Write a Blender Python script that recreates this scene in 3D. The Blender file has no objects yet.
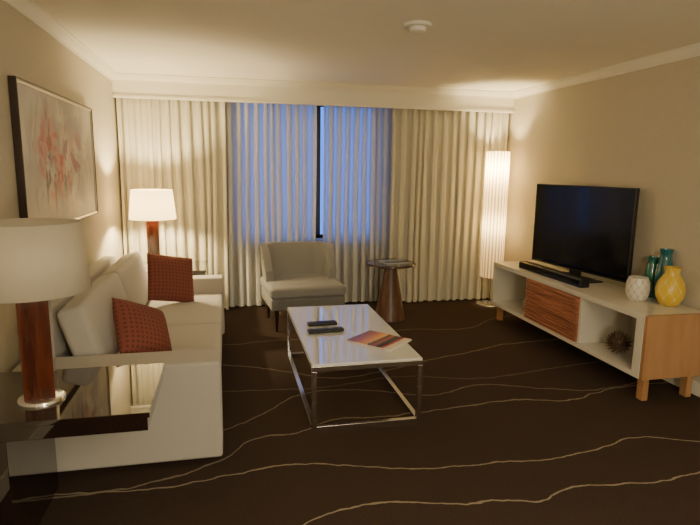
import bpy, bmesh, math, random
from mathutils import Vector, Matrix
random.seed(4)
COL=bpy.context.scene.collection
H=2.443; XL=-1.078; XR=3.237; YD=5.957; YB=6.20; YF=-2.2

# ---------------------------------------------------------------- materials
def newmat(name):
    m=bpy.data.materials.new(name); m.use_nodes=True
    return m, m.node_tree.nodes, m.node_tree.links, m.node_tree.nodes["Principled BSDF"]
def P(name,col,rough=.5,metal=0,coat=0,bump=0,bscale=200,var=0,vscale=5,stretch=(1,1,1),spec=None,sheen=0):
    m,n,l,b=newmat(name)
    b.inputs["Roughness"].default_value=rough; b.inputs["Metallic"].default_value=metal
    b.inputs["Coat Weight"].default_value=coat; b.inputs["Coat Roughness"].default_value=.03
    if spec is not None: b.inputs["Specular IOR Level"].default_value=spec
    if sheen: b.inputs["Sheen Weight"].default_value=sheen
    tc=n.new("ShaderNodeTexCoord"); mp=n.new("ShaderNodeMapping"); mp.inputs["Scale"].default_value=stretch
    l.new(tc.outputs["Object"],mp.inputs["Vector"])
    nz=n.new("ShaderNodeTexNoise"); nz.inputs["Scale"].default_value=vscale; nz.inputs["Detail"].default_value=4
    l.new(mp.outputs[0],nz.inputs["Vector"])
    mx=n.new("ShaderNodeMix"); mx.data_type='RGBA'
    v=var
    mx.inputs["A"].default_value=(*[c*(1-v) for c in col],1); mx.inputs["B"].default_value=(*[min(1,c*(1+v)) for c in col],1)
    l.new(nz.outputs["Fac"],mx.inputs["Factor"]); l.new(mx.outputs["Result"],b.inputs["Base Color"])
    if bump:
        n2=n.new("ShaderNodeTexNoise"); n2.inputs["Scale"].default_value=bscale; n2.inputs["Detail"].default_value=2
        l.new(mp.outputs[0],n2.inputs["Vector"])
        bp=n.new("ShaderNodeBump"); bp.inputs["Strength"].default_value=bump; bp.inputs["Distance"].default_value=.004
        l.new(n2.outputs["Fac"],bp.inputs["Height"]); l.new(bp.outputs[0],b.inputs["Normal"])
    return m
def wood(name,c1,c2,scale=3,stretch=(1,12,12),rough=.3,coat=.3):
    m,n,l,b=newmat(name); b.inputs["Roughness"].default_value=rough; b.inputs["Coat Weight"].default_value=coat
    tc=n.new("ShaderNodeTexCoord"); mp=n.new("ShaderNodeMapping"); mp.inputs["Scale"].default_value=stretch
    l.new(tc.outputs["Object"],mp.inputs["Vector"])
    nz=n.new("ShaderNodeTexNoise"); nz.inputs["Scale"].default_value=scale; nz.inputs["Detail"].default_value=6; nz.inputs["Distortion"].default_value=.6
    l.new(mp.outputs[0],nz.inputs["Vector"])
    r=n.new("ShaderNodeValToRGB"); r.color_ramp.elements[0].position=.35; r.color_ramp.elements[1].position=.68
    r.color_ramp.elements[0].color=(*c1,1); r.color_ramp.elements[1].color=(*c2,1)
    l.new(nz.outputs["Fac"],r.inputs[0]); l.new(r.outputs[0],b.inputs["Base Color"])
    return m
def shade_mat(name,col,emit,estr,pleats=0,transl=.5):
    m=bpy.data.materials.new(name); m.use_nodes=True; n=m.node_tree.nodes; l=m.node_tree.links; n.clear()
    out=n.new("ShaderNodeOutputMaterial"); d=n.new("ShaderNodeBsdfDiffuse"); t=n.new("ShaderNodeBsdfTranslucent")
    mx=n.new("ShaderNodeMixShader"); mx.inputs[0].default_value=transl; ad=n.new("ShaderNodeAddShader"); e=n.new("ShaderNodeEmission")
    tc=n.new("ShaderNodeTexCoord"); nz=n.new("ShaderNodeTexNoise"); nz.inputs["Scale"].default_value=60
    l.new(tc.outputs["Object"],nz.inputs["Vector"])
    mc=n.new("ShaderNodeMix"); mc.data_type='RGBA'; mc.inputs["A"].default_value=(*[c*.93 for c in col],1); mc.inputs["B"].default_value=(*col,1)
    fac=nz.outputs["Fac"]
    e.inputs[0].default_value=(*emit,1); e.inputs[1].default_value=estr
    if pleats:
        sp=n.new("ShaderNodeSeparateXYZ"); l.new(tc.outputs["Object"],sp.inputs[0])
        a=n.new("ShaderNodeMath"); a.operation='ARCTAN2'; l.new(sp.outputs[1],a.inputs[0]); l.new(sp.outputs[0],a.inputs[1])
        q=n.new("ShaderNodeMath"); q.operation='MULTIPLY'; q.inputs[1].default_value=pleats; l.new(a.outputs[0],q.inputs[0])
        s=n.new("ShaderNodeMath"); s.operation='SINE'; l.new(q.outputs[0],s.inputs[0])
        r=n.new("ShaderNodeMapRange"); r.inputs[1].default_value=-1; r.inputs[2].default_value=1; r.inputs[3].default_value=0; r.inputs[4].default_value=1; l.new(s.outputs[0],r.inputs[0])
        fac=r.outputs[0]; mc.inputs["A"].default_value=(*[c*.35 for c in col],1)
        me=n.new("ShaderNodeMath"); me.operation='MULTIPLY_ADD'; l.new(fac,me.inputs[0]); me.inputs[1].default_value=estr*.7; me.inputs[2].default_value=estr*.4
        l.new(me.outputs[0],e.inputs[1])
    l.new(fac,mc.inputs["Factor"])
    l.new(mc.outputs["Result"],d.inputs[0]); l.new(mc.outputs["Result"],t.inputs[0])
    l.new(d.outputs[0],mx.inputs[1]); l.new(t.outputs[0],mx.inputs[2]); l.new(mx.outputs[0],ad.inputs[0]); l.new(e.outputs[0],ad.inputs[1]); l.new(ad.outputs[0],out.inputs[0])
    return m

M={}
M['ceil']=P("ceiling_paint",(.88,.84,.71),.9,bump=.15,bscale=60,var=.02)
M['trim']=P("trim_paint",(.84,.81,.69),.6,var=.02)
M['wall']=P("wallpaper_weave",(.58,.53,.41),.75,bump=.5,bscale=40,var=.09,vscale=16,stretch=(1,1,14))
M['fab']=P("sofa_fabric",(.45,.43,.38),.95,bump=.4,bscale=500,var=.08,vscale=120,sheen=.2)
M['fabchair']=P("armchair_fabric",(.28,.28,.265),.95,bump=.4,bscale=450,var=.06,vscale=100,sheen=.2)
M['darkgloss']=P("espresso_lacquer",(.012,.006,.005),.03,coat=1,var=.15,vscale=8)
M['chrome']=P("chrome",(.90,.89,.87),.14,metal=1,var=.02)
M['black']=P("black_plastic",(.012,.012,.013),.35,var=.1)
M['screen']=P("screen_glass",(.004,.005,.007),.12,var=.1)
M['legdark']=P("dark_leg_wood",(.03,.018,.012),.35,var=.2)
M['lampwood']=wood("reddish_lamp_wood",(.045,.010,.005),(.115,.028,.011),scale=3,stretch=(10,10,1),rough=.15,coat=.8)
M['oak']=wood("honey_oak",(.40,.21,.09),(.50,.28,.13),scale=2,stretch=(6,6,1.0))
M['white']=P("ivory_lacquer",(.74,.71,.61),.35,coat=.2,var=.03)
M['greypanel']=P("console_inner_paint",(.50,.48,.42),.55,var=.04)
M['walnut']=wood("walnut_pedestal",(.09,.042,.024),(.16,.08,.045),scale=3,stretch=(6,6,1),rough=.45,coat=.1)
M['walnuttop']=wood("walnut_round_top",(.05,.025,.014),(.10,.05,.03),scale=3,stretch=(1,8,1),rough=.2,coat=.4)
M['tabletop']=P("white_back_painted_glass",(.82,.83,.79),.06,coat=1,var=.02)
M['paper']=P("page_paper",(.75,.72,.65),.8,var=.05)
M['plastic']=P("white_plastic",(.78,.76,.66),.45,var=.02)
M['button']=P("rubber_buttons",(.10,.10,.10),.6,var=.1)
M['stone']=P("tan_stoneware",(.34,.27,.16),.5,var=.15,vscale=20)
M['green']=P("green_glazed_ceramic",(.02,.15,.11),.12,coat=1,var=.2)

def nmath(n,l):
    def mth(op,a,bv=None,c=None):
        q=n.new("ShaderNodeMath"); q.operation=op
        for i,v in enumerate((a,bv,c)):
            if v is None: continue
            if hasattr(v,'links'): l.new(v,q.inputs[i])
            else: q.inputs[i].default_value=v
        return q.outputs[0]
    return mth
def drawer_mat():
    m,n,l,b=newmat("ribbed_red_brown_wood"); b.inputs["Roughness"].default_value=.45
    tc=n.new("ShaderNodeTexCoord"); mp=n.new("ShaderNodeMapping"); mp.inputs["Scale"].default_value=(1,1.5,60); l.new(tc.outputs["Object"],mp.inputs["Vector"])
    nz=n.new("ShaderNodeTexNoise"); nz.inputs["Scale"].default_value=1.6; nz.inputs["Detail"].default_value=5; l.new(mp.outputs[0],nz.inputs["Vector"])
    r=n.new("ShaderNodeValToRGB"); r.color_ramp.elements[0].position=.35; r.color_ramp.elements[1].position=.65
    r.color_ramp.elements[0].color=(.30,.11,.06,1); r.color_ramp.elements[1].color=(.54,.23,.13,1)
    l.new(nz.outputs["Fac"],r.inputs[0]); l.new(r.outputs[0],b.inputs["Base Color"]); return m
M['drawer']=drawer_mat()

def pillow_mat():
    m,n,l,b=newmat("rust_patterned_fabric"); b.inputs["Roughness"].default_value=.9
    tc=n.new("ShaderNodeTexCoord"); sp=n.new("ShaderNodeSeparateXYZ"); l.new(tc.outputs["Object"],sp.inputs[0]); mth=nmath(n,l)
    sx=mth('SINE',mth('MULTIPLY',mth('ADD',sp.outputs[0],sp.outputs[1]),110)); sy=mth('SINE',mth('MULTIPLY',mth('SUBTRACT',sp.outputs[0],sp.outputs[1]),110))
    k=mth('GREATER_THAN',mth('MULTIPLY',sx,sy),.35)
    mx=n.new("ShaderNodeMix"); mx.data_type='RGBA'; mx.inputs["A"].default_value=(.215,.060,.040,1); mx.inputs["B"].default_value=(.125,.038,.028,1)
    l.new(k,mx.inputs["Factor"]); l.new(mx.outputs["Result"],b.inputs["Base Color"]); return m
M['pillow']=pillow_mat()

def vase_mat(name,c1,c2,ka,kz,thr,rough=.3):
    m,n,l,b=newmat(name); b.inputs["Roughness"].default_value=rough
    tc=n.new("ShaderNodeTexCoord"); sp=n.new("ShaderNodeSeparateXYZ"); l.new(tc.outputs["Object"],sp.inputs[0]); mth=nmath(n,l)
    ang=mth('MULTIPLY',mth('ARCTAN2',sp.outputs[1],sp.outputs[0]),ka); z=mth('MULTIPLY',sp.outputs[2],kz)
    s=mth('ABSOLUTE',mth('MULTIPLY',mth('SINE',mth('ADD',ang,z)),mth('SINE',mth('SUBTRACT',ang,z))))
    k=mth('GREATER_THAN',s,thr)
    mx=n.new("ShaderNodeMix"); mx.data_type='RGBA'; mx.inputs["A"].default_value=(*c2,1); mx.inputs["B"].default_value=(*c1,1)
    l.new(k,mx.inputs["Factor"]); l.new(mx.outputs["Result"],b.inputs["Base Color"]); return m
M['vwhite']=vase_mat("white_diamond_ceramic",(.72,.69,.59),(.50,.46,.37),5,42,.12)
M['vyellow']=vase_mat("yellow_leaf_ceramic",(.74,.50,.05),(.80,.66,.28),4,26,.07)
M['teal']=P("teal_glass",(.01,.13,.15),.08,coat=1,var=.2)

def carpet_mat():
    m,n,l,b=newmat("brown_carpet_wavy_lines"); b.inputs["Roughness"].default_value=1; b.inputs["Specular IOR Level"].default_value=.1
    tc=n.new("ShaderNodeTexCoord"); sp=n.new("ShaderNodeSeparateXYZ"); l.new(tc.outputs["Object"],sp.inputs[0])
    X0,X1,Y0,Y1=-1.3,3.5,-2.5,6.5; mth=nmath(n,l)
    u=mth('DIVIDE',mth('SUBTRACT',sp.outputs[0],X0),X1-X0)
    jn=n.new("ShaderNodeTexNoise"); jn.inputs["Scale"].default_value=9; l.new(tc.outputs["Object"],jn.inputs["Vector"])
    yy=mth('ADD',sp.outputs[1],mth('MULTIPLY',mth('SUBTRACT',jn.outputs["Fac"],.5),.05))
    v=mth('DIVIDE',mth('SUBTRACT',yy,Y0),Y1-Y0)
    lines=[
     ([(-1.3,2.75),(-.60,2.62),(-.30,2.61),(-.02,2.66),(.35,2.70),(.58,2.64),(.91,2.54),(1.18,2.51),(1.44,2.51),(1.70,2.49),(2.05,2.54),(2.38,2.61),(2.7,2.50),(3.5,2.6)],.0055,.75),
     ([(-1.3,2.05),(-.3,2.0),(.28,2.19),(.5,2.27),(.77,2.27),(1.04,2.20),(1.25,2.19),(1.44,2.15),(1.64,2.22),(1.86,2.20),(2.08,2.18),(2.41,2.21),(3.5,2.35)],.0055,.75),
     ([(-1.3,2.7),(-.06,2.82),(.10,3.01),(.39,3.06),(.60,3.18),(.92,3.16),(1.16,3.18),(1.48,3.21),(1.94,3.24),(2.28,3.17),(2.58,3.26),(2.97,3.32),(3.5,3.3)],.007,.55),
     ([(-1.3,3.0),(-.06,3.17),(.17,3.33),(.46,3.60),(.89,3.61),(1.36,3.43),(1.79,3.54),(2.2,3.40),(2.56,3.30),(3.5,3.6)],.007,.42),
     ([(-1.3,4.4),(-.05,4.29),(.44,4.05),(.72,3.87),(1.2,3.95),(1.51,4.08),(2.03,4.24),(2.38,4.37),(2.92,4.43),(3.5,4.5)],.009,.38),
     ([(-1.3,4.9),(-.05,4.8),(.49,4.86),(1.0,4.75),(1.63,4.98),(2.34,4.93),(2.77,5.23),(3.5,5.3)],.010,.26),
     ([(-1.3,3.7),(0,3.75),(.6,3.70),(1.3,3.80),(1.8,3.66),(2.5,3.75),(3.5,3.9)],.007,.25),
     ([(-1.3,1.2),(-.3,1.35),(.6,1.2),(1.5,1.4),(2.4,1.25),(3.5,1.45)],.006,.75),
     ([(-1.3,.2),(-.3,.35),(.6,.3),(1.5,.1),(2.4,.35),(3.5,.25)],.006,.75),
     ([(-1.3,-1.0),(0,-.8),(1.2,-1.1),(2.4,-.9),(3.5,-1.1)],.006,.75)]
    tot=None
    for pts,w,s in lines:
        fc=n.new("ShaderNodeFloatCurve"); cu=fc.mapping.curves[0]
        q=[((x-X0)/(X1-X0),(y-Y0)/(Y1-Y0)) for x,y in pts]
        cu.points[0].location=q[0]; cu.points[1].location=q[-1]
        for a in q[1:-1]: cu.points.new(*a)
        fc.mapping.update()
        l.new(u,fc.inputs["Value"])
        d=mth('MULTIPLY',mth('ABSOLUTE',mth('SUBTRACT',v,fc.outputs[0])),Y1-Y0)
        k=mth('MULTIPLY',mth('LESS_THAN',d,w),s)
        tot=k if tot is None else mth('MAXIMUM',tot,k)
    pn=n.new("ShaderNodeTexNoise"); pn.inputs["Scale"].default_value=150; pn.inputs["Detail"].default_value=3; l.new(tc.outputs["Object"],pn.inputs["Vector"])
    pr=n.new("ShaderNodeValToRGB"); pr.color_ramp.elements[0].position=.3; pr.color_ramp.elements[1].position=.75
    pr.color_ramp.elements[0].color=(.040,.027,.020,1); pr.color_ramp.elements[1].color=(.068,.046,.035,1); l.new(pn.outputs["Fac"],pr.inputs[0])
    mx=n.new("ShaderNodeMix"); mx.data_type='RGBA'; l.new(pr.outputs[0],mx.inputs["A"]); mx.inputs["B"].default_value=(.38,.32,.23,1)
    l.new(tot,mx.inputs["Factor"]); l.new(mx.outputs["Result"],b.inputs["Base Color"])
    bp=n.new("ShaderNodeBump"); bp.inputs["Strength"].default_value=.25; bp.inputs["Distance"].default_value=.004
    l.new(pn.outputs["Fac"],bp.inputs["Height"]); l.new(bp.outputs[0],b.inputs["Normal"])
    return m
M['carpet']=carpet_mat()

def cloth(name,col,transl,transp,fold_contrast=None):
    m=bpy.data.materials.new(name); m.use_nodes=True; n=m.node_tree.nodes; l=m.node_tree.links; n.clear()
    out=n.new("ShaderNodeOutputMaterial"); d=n.new("ShaderNodeBsdfDiffuse"); t=n.new("ShaderNodeBsdfTranslucent"); tr=n.new("ShaderNodeBsdfTransparent")
    tc=n.new("ShaderNodeTexCoord"); mp=n.new("ShaderNodeMapping"); mp.inputs["Scale"].default_value=(40,40,3)
    nz=n.new("ShaderNodeTexNoise"); nz.inputs["Scale"].default_value=2; l.new(tc.outputs["Object"],mp.inputs[0]); l.new(mp.outputs[0],nz.inputs["Vector"])
    mc=n.new("ShaderNodeMix"); mc.data_type='RGBA'; mc.inputs["A"].default_value=(*[c*.93 for c in col],1); mc.inputs["B"].default_value=(*col,1)
    l.new(nz.outputs["Fac"],mc.inputs["Factor"]); l.new(mc.outputs["Result"],d.inputs[0]); l.new(mc.outputs["Result"],t.inputs[0])
    a=n.new("ShaderNodeMixShader"); a.inputs[0].default_value=transl; l.new(d.outputs[0],a.inputs[1]); l.new(t.outputs[0],a.inputs[2])
    c=n.new("ShaderNodeMixShader"); c.inputs[0].default_value=transp; l.new(a.outputs[0],c.inputs[1]); l.new(tr.outputs[0],c.inputs[2])
    if fold_contrast:
        # fold light and dark painted into translucency: gathered voile set denser at each crest
        at=n.new("ShaderNodeAttribute"); at.attribute_name="fold_tone"
        r1=n.new("ShaderNodeMapRange"); r1.inputs[3].default_value=transl*1.35; r1.inputs[4].default_value=transl*fold_contrast; l.new(at.outputs["Fac"],r1.inputs[0]); l.new(r1.outputs[0],a.inputs[0])
        r2=n.new("ShaderNodeMapRange"); r2.inputs[3].default_value=transp*1.6; r2.inputs[4].default_value=0; l.new(at.outputs["Fac"],r2.inputs[0]); l.new(r2.outputs[0],c.inputs[0])
    l.new(c.outputs[0],out.inputs[0]); return m
M['drape']=cloth("cream_drape_cloth",(.74,.71,.57),.12,0)
M['sheer']=cloth("sheer_voile",(.84,.84,.80),.36,.05,fold_contrast=.30)
M['sheer2']=cloth("sheer_voile_thin",(.82,.82,.78),.46,.10,fold_contrast=.30)

def art_mat():
    m,n,l,b=newmat("abstract_floral_print"); b.inputs["Roughness"].default_value=.5
    tc=n.new("ShaderNodeTexCoord")
    def noise(sc,det,dist,mpscale=(1,1,1),off=(0,0,0)):
        mp=n.new("ShaderNodeMapping"); mp.inputs["Scale"].default_value=mpscale; mp.inputs["Location"].default_value=off
        l.new(tc.outputs["Object"],mp.inputs[0]); q=n.new("ShaderNodeTexNoise"); q.inputs["Scale"].default_value=sc; q.inputs["Detail"].default_value=det; q.inputs["Distortion"].default_value=dist; q.inputs["Roughness"].default_value=.6
        l.new(mp.outputs[0],q.inputs["Vector"]); return q.outputs["Fac"]
    def ramp(f,p0,c0,p1,c1):
        r=n.new("ShaderNodeValToRGB"); e=r.color_ramp.elements; e[0].position=p0; e[1].position=p1; e[0].color=(*c0,1); e[1].color=(*c1,1); l.new(f,r.inputs[0]); return r.outputs[0]
    def mix(f,a,bb):
        q=n.new("ShaderNodeMix"); q.data_type='RGBA'; l.new(f,q.inputs["Factor"]); l.new(a,q.inputs["A"])
        q.inputs["B"].default_value=(*bb,1); return q.outputs["Result"]
    def blob(cy,cz,ry,rz):
        mp=n.new("ShaderNodeMapping"); mp.inputs["Location"].default_value=(0,-cy/ry,-cz/rz); mp.inputs["Scale"].default_value=(0,1/ry,1/rz); l.new(tc.outputs["Object"],mp.inputs[0])
        g=n.new("ShaderNodeTexGradient"); g.gradient_type='SPHERICAL'; l.new(mp.outputs[0],g.inputs[0]); return ramp(g.outputs["Fac"],0,(0,0,0),.5,(1,1,1))
    def mul(a,bv):
        q=n.new("ShaderNodeMath"); q.operation='MULTIPLY'; l.new(a,q.inputs[0]); l.new(bv,q.inputs[1]); return q.outputs[0]
    base=ramp(noise(2.5,5,.5),.3,(.46,.43,.37),.7,(.64,.61,.53))
    c=mix(mul(ramp(noise(3,6,.4,off=(7,5,1)),.42,(0,0,0),.56,(1,1,1)),blob(.1,0,.85,.55)),base,(.27,.25,.28))
    c=mix(mul(ramp(noise(4,6,.3,off=(2,8,3)),.50,(0,0,0),.62,(1,1,1)),blob(-.05,-.18,.5,.28)),c,(.44,.33,.18))
    c=mix(mul(ramp(noise(4.5,6,.3),.46,(0,0,0),.60,(1,1,1)),blob(-.15,.06,.50,.34)),c,(.50,.24,.20))
    c=mix(mul(ramp(noise(7,7,.3,off=(3,2,1)),.51,(0,0,0),.57,(1,1,1)),blob(-.18,.04,.45,.32)),c,(.38,.05,.04))
    c=mix(mul(ramp(noise(6,7,.4,off=(5,1,4)),.52,(0,0,0),.58,(1,1,1)),blob(.18,.0,.45,.32)),c,(.24,.09,.14))
    c=mix(mul(ramp(noise(7,6,.5,mpscale=(1,1.6,.5),off=(1,9,4)),.55,(0,0,0),.61,(1,1,1)),blob(-.1,0,.75,.45)),c,(.08,.065,.075))
    l.new(c,b.inputs["Base Color"]); return m
M['art']=art_mat()
M['frame']=P("silver_champagne_frame",(.50,.46,.38),.3,metal=.7,var=.1)
M['frameedge']=P("dark_frame_edge",(.035,.022,.016),.4,var=.1)

def cover_mat(name,cols,sc=5,amp=.3):
    m,n,l,b=newmat(name); b.inputs["Roughness"].default_value=.3
    tc=n.new("ShaderNodeTexCoord"); sp=n.new("ShaderNodeSeparateXYZ"); l.new(tc.outputs["Generated"],sp.inputs[0])
    nz=n.new("ShaderNodeTexNoise"); nz.inputs["Scale"].default_value=sc; nz.inputs["Detail"].default_value=6; l.new(tc.outputs["Generated"],nz.inputs["Vector"])
    a=n.new("ShaderNodeMath"); a.operation='MULTIPLY_ADD'; l.new(nz.outputs["Fac"],a.inputs[0]); a.inputs[1].default_value=amp; l.new(sp.outputs[1],a.inputs[2])
    s=n.new("ShaderNodeMath"); s.operation='SUBTRACT'; l.new(a.outputs[0],s.inputs[0]); s.inputs[1].default_value=amp*.5
    r=n.new("ShaderNodeValToRGB"); e=r.color_ramp.elements
    while len(cols)>len(e): e.new(.5)
    for i,(p,c) in enumerate(sorted(cols)): e[i].position=p; e[i].color=(*c,1)
    l.new(s.outputs[0],r.inputs[0]); l.new(r.outputs[0],b.inputs["Base Color"]); return m
M['cover']=cover_mat("sunset_magazine_cover",[(.0,(.78,.74,.62)),(.14,(.76,.71,.58)),(.155,(.60,.05,.03)),(.20,(.50,.05,.03)),(.215,(.02,.012,.01)),(.34,(.05,.025,.02)),(.37,(.45,.14,.04)),(.50,(.10,.04,.02)),(.54,(.85,.50,.12)),(.66,(.80,.32,.07)),(.82,(.42,.12,.05)),(1.0,(.18,.07,.06))],sc=6,amp=.13)
M['cover2']=cover_mat("blue_booklet_cover",[(.1,(.04,.05,.08)),(.9,(.5,.5,.48)),(.6,(.12,.16,.24))])
m,n,l,b=newmat("window_glass"); b.inputs["Base Color"].default_value=(.9,.93,.97,1); b.inputs["Roughness"].default_value=0.0; b.inputs["Transmission Weight"].default_value=1; b.inputs["IOR"].default_value=1.01; M['glass']=m

# ---------------------------------------------------------------- geometry helpers
def link(ob,parent,loc,rot):
    COL.objects.link(ob)
    if parent: ob.parent=parent
    ob.location=loc; ob.rotation_euler=rot
    return ob
def mesh(name,verts,faces,mat,parent=None,loc=(0,0,0),rot=(0,0,0),smooth=False):
    me=bpy.data.meshes.new(name); me.from_pydata([tuple(v) for v in verts],[],faces); me.update()
    bm=bmesh.new(); bm.from_mesh(me); bmesh.ops.recalc_face_normals(bm,faces=bm.faces); bm.to_mesh(me); bm.free()
    if smooth:
        for p in me.polygons: p.use_smooth=True
    me.materials.append(mat)
    return link(bpy.data.objects.new(name,me),parent,loc,rot)
def bevel(ob,w,seg=3,ang=40):
    md=ob.modifiers.new("bevel","BEVEL"); md.width=w; md.segments=seg; md.limit_method='ANGLE'; md.angle_limit=math.radians(ang)
    for p in ob.data.polygons: p.use_smooth=True
    wn=ob.modifiers.new("wn","WEIGHTED_NORMAL"); wn.keep_sharp=False
    return ob
def bx(b):
    x0,x1,y0,y1,z0,z1=b
    v=[(x0,y0,z0),(x1,y0,z0),(x1,y1,z0),(x0,y1,z0),(x0,y0,z1),(x1,y0,z1),(x1,y1,z1),(x0,y1,z1)]
    f=[(0,3,2,1),(4,5,6,7),(0,1,5,4),(1,2,6,5),(2,3,7,6),(3,0,4,7)]
    return v,f
def boxes(name,bs,mat,parent=None,loc=(0,0,0),rot=(0,0,0),bev=0,seg=3):
    V=[];Fc=[]
    for b in bs:
        v,f=bx(b); o=len(V); V+=v; Fc+=[tuple(i+o for i in q) for q in f]
    ob=mesh(name,V,Fc,mat,parent,loc,rot)
    if bev: bevel(ob,bev,seg)
    return ob
def lathe(name,prof,mat,parent=None,loc=(0,0,0),rot=(0,0,0),n=48,smooth=True,pleat=0,cap=True):
    V=[];Fc=[]
    for (r,z) in prof:
        for i in range(n):
            a=2*math.pi*i/n; rr=r*(1+(pleat if i%2 else 0)); V.append((rr*math.cos(a),rr*math.sin(a),z))
    for k in range(len(prof)-1):
        for i in range(n):
            j=(i+1)%n; Fc.append((k*n+i,k*n+j,(k+1)*n+j,(k+1)*n+i))
    if cap:
        if prof[0][0]>1e-4: Fc.append(tuple(range(n))[::-1])
        if prof[-1][0]>1e-4: Fc.append(tuple((len(prof)-1)*n+i for i in range(n)))
    ob=mesh(name,V,Fc,mat,parent,loc,rot,smooth=smooth)
    if smooth:
        md=ob.modifiers.new("es","EDGE_SPLIT"); md.split_angle=math.radians(45)
    return ob
def softbox(name,sx,sy,sz,r,puff,mat,parent,loc,rot=(0,0,0),axis=2,n=18):
    bm=bmesh.new(); bmesh.ops.create_cube(bm,size=2)
    bmesh.ops.subdivide_edges(bm,edges=bm.edges[:],cuts=n,use_grid_fill=True)
    h=(sx/2,sy/2,sz/2)
    for v in bm.verts:
        u=[v.co[i] for i in range(3)]
        g=[math.copysign(abs(a)**.55 if abs(a)>0 else 0,a) for a in u]
        p=[g[i]*h[i] for i in range(3)]
        c=[max(-(h[i]-r),min(h[i]-r,p[i])) for i in range(3)]
        d=Vector([p[i]-c[i] for i in range(3)])
        if d.length>1e-6: d=d.normalized()*r
        q=Vector(c)+d
        o=[i for i in range(3) if i!=axis]
        k=(1-g[o[0]]**4)*(1-g[o[1]]**4)
        q[axis]+=puff*k*(1 if u[axis]>0 else -1)*abs(u[axis])
        for i in o:
            oo=[j for j in range(3) if j!=i]
            q[i]+=puff*.35*g[i]*(1-g[oo[0]]**2)*(1-g[oo[1]]**2)
        v.co=q
    me=bpy.data.meshes.new(name); bm.to_mesh(me); bm.free()
    for p in me.polygons: p.use_smooth=True
    me.materials.append(mat)
    return link(bpy.data.objects.new(name,me),parent,loc,rot)
def pillow(name,s,t,mat,loc,rot,parent=None):
    n=24; V=[];Fc=[]
    for side in (1,-1):
        for i in range(n+1):
            for j in range(n+1):
                u=-1+2*i/n; w=-1+2*j/n
                z=t*((1-abs(u)**2.6)*(1-abs(w)**2.6))**.55
                pin=1-.06*(1-abs(w)**2)-.05*abs(u*w)**3; pin2=1-.06*(1-abs(u)**2)-.05*abs(u*w)**3
                V.append((u*s/2*pin,w*s/2*pin2,side*z))
    N=(n+1)*(n+1)
    for s2 in range(2):
        for i in range(n):
            for j in range(n):
                a=s2*N+i*(n+1)+j; q=(a,a+1,a+n+2,a+n+1); Fc.append(q if s2 else q[::-1])
    me=bpy.data.meshes.new(name); me.from_pydata(V,[],Fc)
    bm=bmesh.new(); bm.from_mesh(me); bmesh.ops.remove_doubles(bm,verts=bm.verts,dist=.0004); bmesh.ops.recalc_face_normals(bm,faces=bm.faces); bm.to_mesh(me); bm.free()
    for p in me.polygons: p.use_smooth=True
    me.materials.append(mat)
    return link(bpy.data.objects.new(name,me),parent,loc,rot)
def thing(name,label,cat,loc=(0,0,0),rot=(0,0,0)):
    e=bpy.data.objects.new(name,None); e.empty_display_size=.1; link(e,None,loc,rot); e["label"]=label; e["category"]=cat; return e
def tag(ob,label,cat): ob["label"]=label; ob["category"]=cat; return ob
def struct(ob): ob["kind"]="structure"; return ob

# ---------------------------------------------------------------- room
struct(boxes("floor",[(XL-.1,XR+.1,YF-.1,YB+.3,-.1,0)],M['carpet']))
struct(boxes("ceiling",[(XL-.1,XR+.1,YF-.1,YB+.3,H,H+.1)],M['ceil']))
struct(boxes("wall_left",[(XL-.1,XL,YF-.1,YB+.3,0,H)],M['wall']))
struct(boxes("wall_right",[(XR,XR+.1,YF-.1,YB+.3,0,H)],M['wall']))
struct(boxes("wall_front",[(XL,XR,YF-.1,YF,0,H)],M['wall']))
WX0,WX1,WZ0,WZ1=.10,1.76,.74,2.30
struct(boxes("wall_back",[(XL,WX0,YB,YB+.3,0,H),(WX1,XR,YB,YB+.3,0,H),(WX0,WX1,YB,YB+.3,0,WZ0),(WX0,WX1,YB,YB+.3,WZ1,H)],M['wall']))
g=YB+.20
w=struct(boxes("window_1",[(WX0,WX1,g,g+.05,WZ0,WZ0+.04),(WX0,WX1,g,g+.05,WZ1-.05,WZ1),(WX0,WX0+.05,g,g+.05,WZ0,WZ1),(WX1-.05,WX1,g,g+.05,WZ0,WZ1),(1.005,1.062,g,g+.05,WZ0,WZ1)],M['black']))
boxes("glass",[(WX0+.05,WX1-.05,g+.02,g+.026,WZ0+.04,WZ1-.05)],M['glass'],parent=w)
struct(boxes("trim_1",[(XL,XR,YD,YD+.02,2.225,H),(XL,XR,YD-.012,YD+.02,2.215,2.24)],M['trim'],bev=.003))
prof=[(0,0),(0,-.075),(.010,-.075),(.012,-.060),(.022,-.050),(.040,-.030),(.048,-.016),(.060,-.012),(.060,0)]
def crown(name,p0,p1,nrm):
    V=[];Fc=[]
    for p in (p0,p1):
        for d,z in prof: V.append((p[0]+nrm[0]*d,p[1]+nrm[1]*d,H+z))
    k=len(prof)
    for i in range(k-1): Fc.append((i,i+1,k+i+1,k+i))
    Fc.append(tuple(range(k))); Fc.append(tuple(range(k,2*k)))
    return struct(mesh(name,V,Fc,M['trim']))
crown("trim_2",(XL,YF),(XL,YD),(1,0)); crown("trim_3",(XR,YF),(XR,YD),(-1,0)); crown("trim_4",(XL,YD),(XR,YD),(0,-1))
struct(boxes("baseboard_left",[(XL,XL+.014,YF,YB,0,.10)],M['trim'],bev=.004))
struct(boxes("baseboard_right",[(XR-.014,XR,YF,YB,0,.10)],M['trim'],bev=.004))

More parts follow.
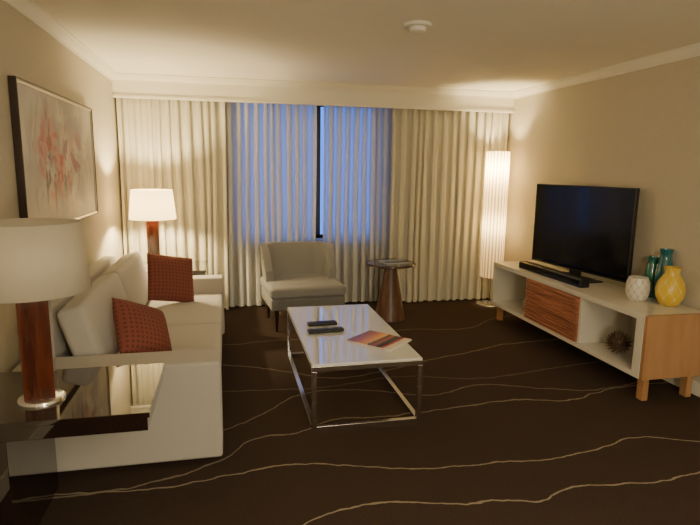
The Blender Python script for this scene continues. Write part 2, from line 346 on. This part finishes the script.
# ---------------------------------------------------------------- curtains
def curtain(name,x0,x1,y,z0,z1,amp,period,mat,label,seed,pinch=.55,minam=.55):
    rnd=random.Random(seed); n=int((x1-x0)/.004); rows=14
    nf=max(2,int((x1-x0)/period))
    ws=[rnd.uniform(.65,1.4) for _ in range(nf)]; s=sum(ws); cum=[0]
    for q in ws: cum.append(cum[-1]+q/s)
    am=[rnd.uniform(minam,1.0) for _ in range(nf+1)]; sk=[rnd.uniform(-.4,.4) for _ in range(nf+1)]; xw=(x1-x0)/nf
    V=[];Fc=[];G=[]
    for r in range(rows+1):
        t=r/rows
        for i in range(n+1):
            u=i/n
            k=0
            while k<nf-1 and cum[k+1]<u: k+=1
            lu=(u-cum[k])/(cum[k+1]-cum[k]); a=am[k]*(1-lu)+am[k+1]*lu
            zz=z1+(z0-z1)*t
            g=pinch+(1-pinch)*min(1,t*1.6)
            p=2*math.pi*lu
            yy=y-amp*a*g*(math.cos(p)+.18*math.cos(2*p+sk[k]*4+t*1.2))
            xx=x0+(x1-x0)*u+xw*.20*math.sin(2*p)*g*.8+.005*math.sin(t*5+k*.7)
            V.append((xx,yy,zz)); G.append((.5+.5*math.cos(p+sk[k]*2))*(a**.7))
    for r in range(rows):
        for i in range(n):
            a=r*(n+1)+i; Fc.append((a,a+1,a+n+2,a+n+1))
    ob=mesh(name,V,Fc,mat,smooth=True); tag(ob,label,"curtain")
    at=ob.data.attributes.new("fold_tone",'FLOAT','POINT')
    at.data.foreach_set("value",G)
    return ob
dl="floor-length cream pleated drape beside the window"
curtain("curtain",XL+.02,-.01,6.032,.015,2.30,.036,.095,M['drape'],dl,1)
curtain("curtain",1.81,XR-.03,6.032,.015,2.30,.036,.098,M['drape'],dl,2)
curtain("sheer_curtain",-.05,.965,6.132,.02,2.30,.044,.085,M['sheer'],"translucent sheer curtain hanging over the dusk-lit window",3,pinch=.9,minam=.75)
curtain("sheer_curtain",1.045,1.86,6.132,.02,2.30,.044,.085,M['sheer2'],"translucent sheer curtain hanging beside the open window gap",5,pinch=.9,minam=.75)

# ---------------------------------------------------------------- sofa  (Y 2.79 .. 5.19)
S=thing("sofa","light grey-beige fabric two-seat sofa with low square arms","sofa",(-.56,4.015,0))
bevel(boxes("body",[(-.47,.485,-.985,.995,.04,.26)],M['fab'],S),.012)
bevel(boxes("arm",[(-.495,.505,-1.225,-.99,.03,.565)],M['fab'],S),.018,5)
bevel(boxes("arm",[(-.495,.505,1.0,1.175,.03,.565)],M['fab'],S),.018,5)
V=[(-.495,-.985,.035),(-.33,-.985,.035),(-.33,-.985,.40),(-.395,-.985,.79),(-.495,-.985,.79)]; V2=[(a,.995,c) for a,b,c in V]
k=5
o=mesh("backrest",V+V2,[tuple(range(k)),tuple(range(2*k-1,k-1,-1))]+[(i,k+i,k+(i+1)%k,(i+1)%k) for i in range(k)],M['fab'],S); bevel(o,.016,4,8)
for y in (-.490,.500):
    softbox("seat_cushion",.80,.985,.17,.024,.006,M['fab'],S,(.095,y,.345))
for y in (-.488,.495):
    softbox("back_cushion",.15,.962,.39,.032,.016,M['fab'],S,(-.215,y,.628),rot=(0,math.radians(-16),0),axis=0)
for x in (-.42,.42):
    for y in (-1.10,1.08):
        boxes("leg",[(x-.03,x+.03,y-.03,y+.03,0,.045)],M['legdark'],S)
def orient(ob,normal,roll):
    z=Vector(normal).normalized(); y=(Vector((0,0,1))-z*z.z).normalized(); x=y.cross(z)
    a=math.radians(roll); x2=x*math.cos(a)+y*math.sin(a); y2=y*math.cos(a)-x*math.sin(a)
    ob.rotation_mode='QUATERNION'; ob.rotation_quaternion=Matrix((x2,y2,z)).transposed().to_quaternion()
p1=pillow("throw_pillow",.39,.075,M['pillow'],(-.50,3.28,.605),(0,0,0)); tag(p1,"rust-red patterned throw pillow leaning on the near arm","pillow")
orient(p1,(.75,-.40,.60),-30)
p2=pillow("throw_pillow",.42,.075,M['pillow'],(-.475,4.70,.635),(0,0,0)); tag(p2,"rust-red patterned throw pillow propped against the far arm","pillow")
orient(p2,(.50,-.75,.42),-13)

# ---------------------------------------------------------------- side tables
def side_table(loc,label,sx,sy,h):
    T=thing("side_table",label,"side table",loc)
    boxes("tabletop",[(-sx/2,sx/2,-sy/2,sy/2,h-.022,h)],M['darkgloss'],T,bev=.002)
    boxes("apron",[(-sx/2+.010,sx/2-.010,-sy/2+.010,sy/2-.010,h-.080,h-.024)],M['darkgloss'],T,bev=.002)
    boxes("leg",[(-sx/2,-sx/2+.22,-sy/2+.010,sy/2-.010,0,h-.080)],M['darkgloss'],T,bev=.002)
    return T
side_table((-.69,2.44,0),"glossy espresso-brown square side table in front of sofa arm",.74,.57,.60)
side_table((-.63,5.51,0),"glossy espresso-brown square side table beside the drapes",.84,.57,.60)

# ---------------------------------------------------------------- table lamps
SH_OFF=shade_mat("linen_shade_dim",(.66,.60,.47),(1,.75,.42),.04,transl=.3)
SH_ON=shade_mat("linen_shade_lit",(.80,.72,.53),(1,.71,.34),2.8,transl=.5)
def table_lamp(loc,label,mat,rot,dz=0):
    T=thing("table_lamp",label,"lamp",loc,(0,0,rot))
    lathe("base",[(.088,0),(.088,.010),(.082,.016),(.03,.018)],M['chrome'],T)
    boxes("lamp_body",[(-.056,.056,-.056,.056,.017,.47-dz)],M['lampwood'],T,bev=.003)
    lathe("pole",[(.008,.46-dz),(.008,.62-dz)],M['chrome'],T,n=12)
    sh=lathe("lamp_shade",[(.214,.46-dz),(.188,.735-dz)],mat,T,cap=False)
    sh.modifiers.new("s","SOLIDIFY").thickness=.002
    return T
table_lamp((-.77,2.37,.60),"table lamp with reddish wood column, chrome base and unlit linen shade",SH_OFF,.20)
table_lamp((-.70,5.52,.60),"lit table lamp with reddish wood column and glowing cream shade",SH_ON,.0,0)

# ---------------------------------------------------------------- coffee table
C=thing("coffee_table","low rectangular coffee table with white glass top and chrome frame","coffee table",(.805,3.735,0))
hx,hy=.345,.69; t=.030; zt=.42
boxes("tabletop",[(-hx+.003,hx-.003,-hy+.003,hy-.003,zt-.014,zt)],M['tabletop'],C,bev=.002)
boxes("top_rail",[(-hx,hx,-hy,-hy+t,zt-.046,zt-.015),(-hx,hx,hy-t,hy,zt-.046,zt-.015),(-hx,-hx+t,-hy+t,hy-t,zt-.046,zt-.015),(hx-t,hx,-hy+t,hy-t,zt-.046,zt-.015)],M['chrome'],C,bev=.002)
for sx in (-1,1):
    for sy in (-1,1):
        xa,xb=sorted((sx*hx,sx*(hx-t))); ya,yb=sorted((sy*hy,sy*(hy-t)))
        boxes("leg",[(xa,xb,ya,yb,.0,zt-.046)],M['chrome'],C,bev=.002)
boxes("bottom_rail",[(-hx+t,hx-t,-hy,-hy+t,0,.028),(-hx+t,hx-t,hy-t,hy,0,.028),(-hx,-hx+t,-hy+t,hy-t,0,.028),(hx-t,hx,-hy+t,hy-t,0,.028)],M['chrome'],C,bev=.002)
def remote(loc,rot,L,label):
    T=thing("remote_control",label,"remote control",loc,(0,0,rot))
    boxes("body",[(-L/2,L/2,-.030,.030,0,.026)],M['black'],T,bev=.009)
    for i in range(6):
        for j in (-1,0,1):
            lathe("button",[(.0045,.025),(.0045,.0275)],M['button'],T,loc=(-L/2+.03+i*.024,j*.015,0),n=10)
remote((.66,3.86,zt),math.radians(4),.22,"slim black remote control lying on the coffee table")
remote((.655,3.68,zt),math.radians(6),.26,"longer black remote control lying on the coffee table")
def magazine(loc,rot,sx,sy,cov,name,label):
    T=thing(name,label,"magazine",loc,(0,0,rot))
    boxes("pages",[(-sx/2+.002,sx/2-.002,-sy/2+.002,sy/2-.002,.001,.009)],M['paper'],T)
    boxes("cover",[(-sx/2,sx/2,-sy/2,sy/2,.009,.010),(-sx/2,sx/2,-sy/2,sy/2,0,.001)],cov,T)
magazine((.975,3.42,zt),math.radians(42),.28,.34,M['cover'],"magazine","magazine with orange sunset landscape cover on coffee table")

# ---------------------------------------------------------------- armchair
A=thing("armchair","grey upholstered lounge chair with low curved back and dark tapered legs","armchair",(.71,5.42,0),(0,0,math.radians(5)))
bevel(boxes("seat_base",[(-.365,.365,-.34,.30,.22,.335)],M['fabchair'],A),.022,5)
softbox("seat_cushion",.745,.68,.105,.032,.006,M['fabchair'],A,(0,-.025,.388))
def shell():
    V=[];Fc=[]; rows=14; th=.082
    hw=.330; D0=-.02; yb=.30; rc=.14
    pts=[]
    for i in range(16): pts.append((hw,D0+(yb-rc-D0)*i/16))
    for i in range(13): a=math.pi/2*i/12; pts.append((hw-rc+rc*math.cos(a),yb-rc+rc*math.sin(a)))
    for i in range(1,12): pts.append(((hw-rc)*(1-2*i/12),yb))
    for i in range(13): a=math.pi/2+math.pi/2*i/12; pts.append((-hw+rc+rc*math.cos(a),yb-rc+rc*math.sin(a)))
    for i in range(1,17): pts.append((-hw,yb-rc-(yb-rc-D0)*i/16))
    m=len(pts)
    for i,(x,y) in enumerate(pts):
        a=pts[max(0,i-1)]; b=pts[min(m-1,i+1)]; tx,ty=b[0]-a[0],b[1]-a[1]; L=math.hypot(tx,ty); nx,ny=ty/L,-tx/L
        s=(y-D0)/(yb-D0); f=max(0,min(1,s/.55)); f=math.sin(f*math.pi/2)**1.2
        top=.54+.235*f
        ring=[]
        def pt_(z,sg):
            q=max(0,(z-.40))/.40
            fl=.96+.08*q
            return (x*fl+nx*th*.5*sg, y+.11*q*s+ny*th*.5*sg, z)
        z0=.34
        for r in range(rows+1): ring.append(pt_(z0+(top-z0)*r/rows,1))
        for r in range(rows,-1,-1): ring.append(pt_(z0+(top-z0)*r/rows,-1))
        V+=ring
    R=2*(rows+1)
    for i in range(m-1):
        for r in range(R):
            s=(r+1)%R; Fc.append((i*R+r,i*R+s,(i+1)*R+s,(i+1)*R+r))
    Fc.append(tuple(range(R))); Fc.append(tuple((m-1)*R+r for r in range(R)))
    o=mesh("backrest",V,Fc,M['fabchair'],A); bevel(o,.024,5,60); return o
shell()
for x in (-.30,.30):
    for y in (-.27,.24):
        lathe("leg",[(.012,0),(.024,.225)],M['legdark'],A,loc=(x,y,0),n=16)

# ---------------------------------------------------------------- round table
T=thing("round_side_table","round walnut side table on a flared conical pedestal","side table",(1.65,5.42,0))
lathe("tabletop",[(0,.575),(.25,.575),(.262,.583),(.262,.592),(.255,.60),(0,.60)],M['walnuttop'],T,n=64)
lathe("pedestal",[(.165,0),(.165,.006),(.158,.02),(.058,.575)],M['walnut'],T)
magazine((1.68,5.42,.60),math.radians(10),.26,.19,M['cover2'],"booklet","dark blue guest booklet lying on the round table")

# ---------------------------------------------------------------- floor lamp
T=thing("floor_lamp","tall lit cylindrical floor lamp with pleated paper shade","lamp",(2.985,5.79,0))
lathe("base",[(.15,0),(.15,.014),(.14,.020),(.012,.024)],M['chrome'],T)
lathe("pole",[(.010,.02),(.010,1.60)],M['chrome'],T,n=12)
FL=shade_mat("pleated_paper_shade",(.80,.68,.44),(1,.65,.28),.50,pleats=22,transl=.5)
lathe("lamp_shade",[(.132,.34+1.43*i/6) for i in range(0,7)],FL,T,cap=False,n=52*4,smooth=True)

# ---------------------------------------------------------------- console
X0,X1,Y0,Y1=2.717,3.215,3.03,5.23
K=thing("media_console","long ivory media console with oak ends, legs and ribbed centre drawer","media console",(2.966,4.13,0))
ox,oy=2.966,4.13
def kb(name,b,mat,bev=.002): return boxes(name,[(b[0]-ox,b[1]-ox,b[2]-oy,b[3]-oy,b[4],b[5])],mat,K,bev=bev)
kb("top_panel",(X0,X1,Y0+.03,Y1,.575,.615),M['white'])
kb("bottom_panel",(X0,X1,Y0+.03,Y1,.165,.20),M['white'])
kb("side_panel",(X0,X0+.05,Y0+.03,Y0+.10,.20,.575),M['white'])
kb("side_panel",(X0,X1,Y1-.035,Y1,.20,.575),M['white'])
kb("end_panel",(X0+.005,X1,Y0,Y0+.03,.165,.615),M['oak'])
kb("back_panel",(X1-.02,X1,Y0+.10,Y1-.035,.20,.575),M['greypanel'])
kb("divider",(X0+.01,X1-.02,3.74,3.765,.20,.575),M['white'])
kb("divider",(X0+.01,X1-.02,4.555,4.58,.20,.575),M['white'])
nr=15
dr=boxes("drawer",[(X0-.002-ox,X0+.02-ox,3.768-oy,4.552-oy,.203,.572)]+[(X0-.015-ox,X0-.001-ox,3.775-oy,4.545-oy,.206+i*.0243,.206+i*.0243+.014) for i in range(nr)],M['drawer'],K,bev=.002,seg=2)
for x in (X0+.05,X1-.09):
    for y in (Y0+.03,Y1-.10):
        kb("leg",(x,x+.045,y,y+.06,0,.165),M['oak'],.003)
tag(lathe("decorative_bottle",[(.028,0),(.045,.01),(.052,.06),(.040,.10),(.018,.125),(.018,.16),(.024,.165),(0,.165)],M['stone'],None,loc=(2.84,4.74,.20)),"small tan stoneware bottle inside the console's open shelf","ornament")

# ---------------------------------------------------------------- TV
T=thing("television","large black flat-screen television on a central stand","television",(3.045,4.315,.615),(0,0,math.atan2(3.71-4.92,3.11-2.98)+math.pi/2))
W=1.22
boxes("bezel",[(-.012,.02,-W/2,W/2,.07,.825)],M['black'],T,bev=.004)
boxes("screen",[(-.0145,-.0118,-W/2+.012,W/2-.012,.085,.815)],M['screen'],T)
boxes("back_housing",[(.02,.05,-.42,.42,.18,.62)],M['black'],T,bev=.01)
boxes("stand",[(-.09,.09,-.25,.25,0,.012),(-.012,.02,-.06,.06,.012,.10)],M['black'],T,bev=.003)
T=thing("soundbar","slim black soundbar lying on the media console","soundbar",(2.85,4.38,.615),(0,0,math.radians(1)))
boxes("body",[(-.045,.045,-.48,.48,0,.070)],M['black'],T,bev=.01)
boxes("grille",[(-.048,-.043,-.46,.46,.008,.060)],M['screen'],T)

def vase(name,prof,mat,loc,label):
    o=lathe(name,prof,mat,None,loc=loc,n=48); tag(o,label,"vase"); return o
vase("vase",[(.050,0),(.062,.008),(.078,.04),(.083,.09),(.080,.135),(.068,.168),(.066,.176),(.060,.176),(.062,.165),(.073,.13),(.07,.03),(0,.014)],M['vwhite'],(2.985,3.46,.615),"short white ceramic vase with diamond pattern on console")
vase("vase",[(.045,0),(.06,.008),(.090,.06),(.098,.115),(.088,.170),(.062,.212),(.048,.235),(.052,.266),(.058,.280),(.052,.280),(.042,.238),(.05,.2),(.08,.12),(.04,.02),(0,.015)],M['vyellow'],(3.105,3.28,.615),"yellow ceramic vase with white leaf pattern on console")
vase("vase",[(.035,0),(.045,.01),(.056,.10),(.060,.18),(.056,.25),(.044,.31),(.040,.345),(.048,.39),(.044,.39),(.034,.345),(.04,.30),(.05,.2),(0,.02)],M['teal'],(3.172,3.425,.615),"tall teal glass vase behind the white vase")
vase("vase",[(.035,0),(.044,.01),(.050,.08),(.048,.17),(.042,.24),(.034,.28),(.040,.315),(.036,.315),(.028,.28),(.04,.2),(0,.02)],M['green'],(3.165,3.54,.615),"slim dark green vase beside the television")

def cone(loc):
    V=[];Fc=[]; n=90; R=.088
    for i in range(n):
        t=(i+.5)/n; z=1-2*t; r=math.sqrt(1-z*z); a=i*2.39996
        d=Vector((r*math.cos(a),r*math.sin(a),z*.95)); up=Vector((0,0,1)); s=d.cross(up)
        s=s.normalized() if s.length>.01 else Vector((1,0,0)); q=s.cross(d).normalized()
        c=d*R*.5; tip=d*(R*1.12)+q*.012; w=.016
        b=len(V); V+=[c-s*w*.5,c+s*w*.5,d*R*.85+s*w*.7,tip,d*R*.85-s*w*.7,c-q*.008,d*R*.80-q*.008]
        Fc+=[(b,b+1,b+2,b+3,b+4),(b,b+4,b+6,b+5),(b+1,b+5,b+6,b+2),(b+4,b+3,b+6),(b+3,b+2,b+6)]
    bm=bmesh.new(); bmesh.ops.create_icosphere(bm,subdivisions=3,radius=R*.55); bm.verts.ensure_lookup_table()
    o=len(V); V+=[v.co.copy() for v in bm.verts]; Fc+=[tuple(o+v.index for v in f.verts) for f in bm.faces]; bm.free()
    return tag(mesh("pine_cone_ornament",V,Fc,P("pinecone_brown",(.13,.085,.055),.4,var=.6,vscale=40),loc=loc),"round dark brown pine cone ornament on the console shelf","ornament")
cone((2.85,3.44,.297))

# ---------------------------------------------------------------- picture
T=thing("framed_picture","large framed abstract floral print hanging above the sofa","picture",(XL,4.03,1.582))
hy,hz=.82,.418; f=.016; e=.010
def ring(name,hy,hz,f,x0,x1,mat): return boxes(name,[(x0,x1,-hy,hy,hz-f,hz),(x0,x1,-hy,hy,-hz,-hz+f),(x0,x1,-hy,-hy+f,-hz+f,hz-f),(x0,x1,hy-f,hy,-hz+f,hz-f)],mat,T,bev=.002)
ring("frame_edge",hy,hz,e,.002,.042,M['frameedge'])
ring("frame",hy-e,hz-e,f,.002,.037,M['frame'])
boxes("canvas",[(.004,.028,-hy+f+e,hy-f-e,-hz+f+e,hz-f-e)],M['art'],T)

T=thing("smoke_detector","round white smoke detector mounted on the ceiling","smoke detector",(1.17,3.41,H))
lathe("base",[(.085,0),(.085,-.018),(.078,-.022)],M['plastic'],T)
lathe("sensor_cap",[(.055,-.02),(.052,-.045),(.035,-.055),(0,-.056)],M['plastic'],T)

# ---------------------------------------------------------------- lights
def pt(loc,e,col,r=.04):
    L=bpy.data.lights.new("bulb",'POINT'); L.energy=e; L.color=col; L.shadow_soft_size=r
    o=bpy.data.objects.new("bulb_light",L); COL.objects.link(o); o.location=loc; return o
WARM=(1,.76,.42)
pt((-.70,5.52,1.18),130,WARM)
pt((2.985,5.79,1.58),78,WARM); pt((2.985,5.79,.95),24,WARM)
L=bpy.data.lights.new("ceiling_fixture",'AREA'); L.energy=58; L.size=1.2; L.color=(1,.85,.62)
o=bpy.data.objects.new("ceiling_fixture_light",L); COL.objects.link(o); o.location=(1.1,-.8,2.3); o.rotation_euler=(math.radians(25),0,0)
pt((.7,-.7,1.15),122,(1,.85,.62),.2)
wd=bpy.data.worlds.new("dusk"); bpy.context.scene.world=wd; wd.use_nodes=True; n=wd.node_tree.nodes; l=wd.node_tree.links
tc=n.new("ShaderNodeTexCoord"); nz=n.new("ShaderNodeTexNoise"); nz.inputs["Scale"].default_value=4; l.new(tc.outputs["Generated"],nz.inputs["Vector"])
r=n.new("ShaderNodeValToRGB"); r.color_ramp.elements[0].color=(.030,.10,.42,1); r.color_ramp.elements[1].color=(.050,.15,.56,1)
l.new(nz.outputs["Fac"],r.inputs[0]); l.new(r.outputs[0],n["Background"].inputs[0])
n["Background"].inputs[1].default_value=4.2

# ---------------------------------------------------------------- camera
th,ph,ro,fp=.22,.1697,.0144,549.1
cd=bpy.data.cameras.new("camera"); cam=bpy.data.objects.new("camera",cd); COL.objects.link(cam)
cd.sensor_width=36; cd.lens=36*fp/700; cd.clip_start=.05
Fv=Vector((math.sin(th)*math.cos(ph),math.cos(th)*math.cos(ph),-math.sin(ph))); R=Vector((math.cos(th),-math.sin(th),0)); U=R.cross(Fv)
R2=R*math.cos(ro)+U*math.sin(ro); U2=U*math.cos(ro)-R*math.sin(ro)
m=Matrix((R2,U2,-Fv)).transposed().to_4x4(); m.translation=(0,0,1.56); cam.matrix_world=m
bpy.context.scene.camera=cam
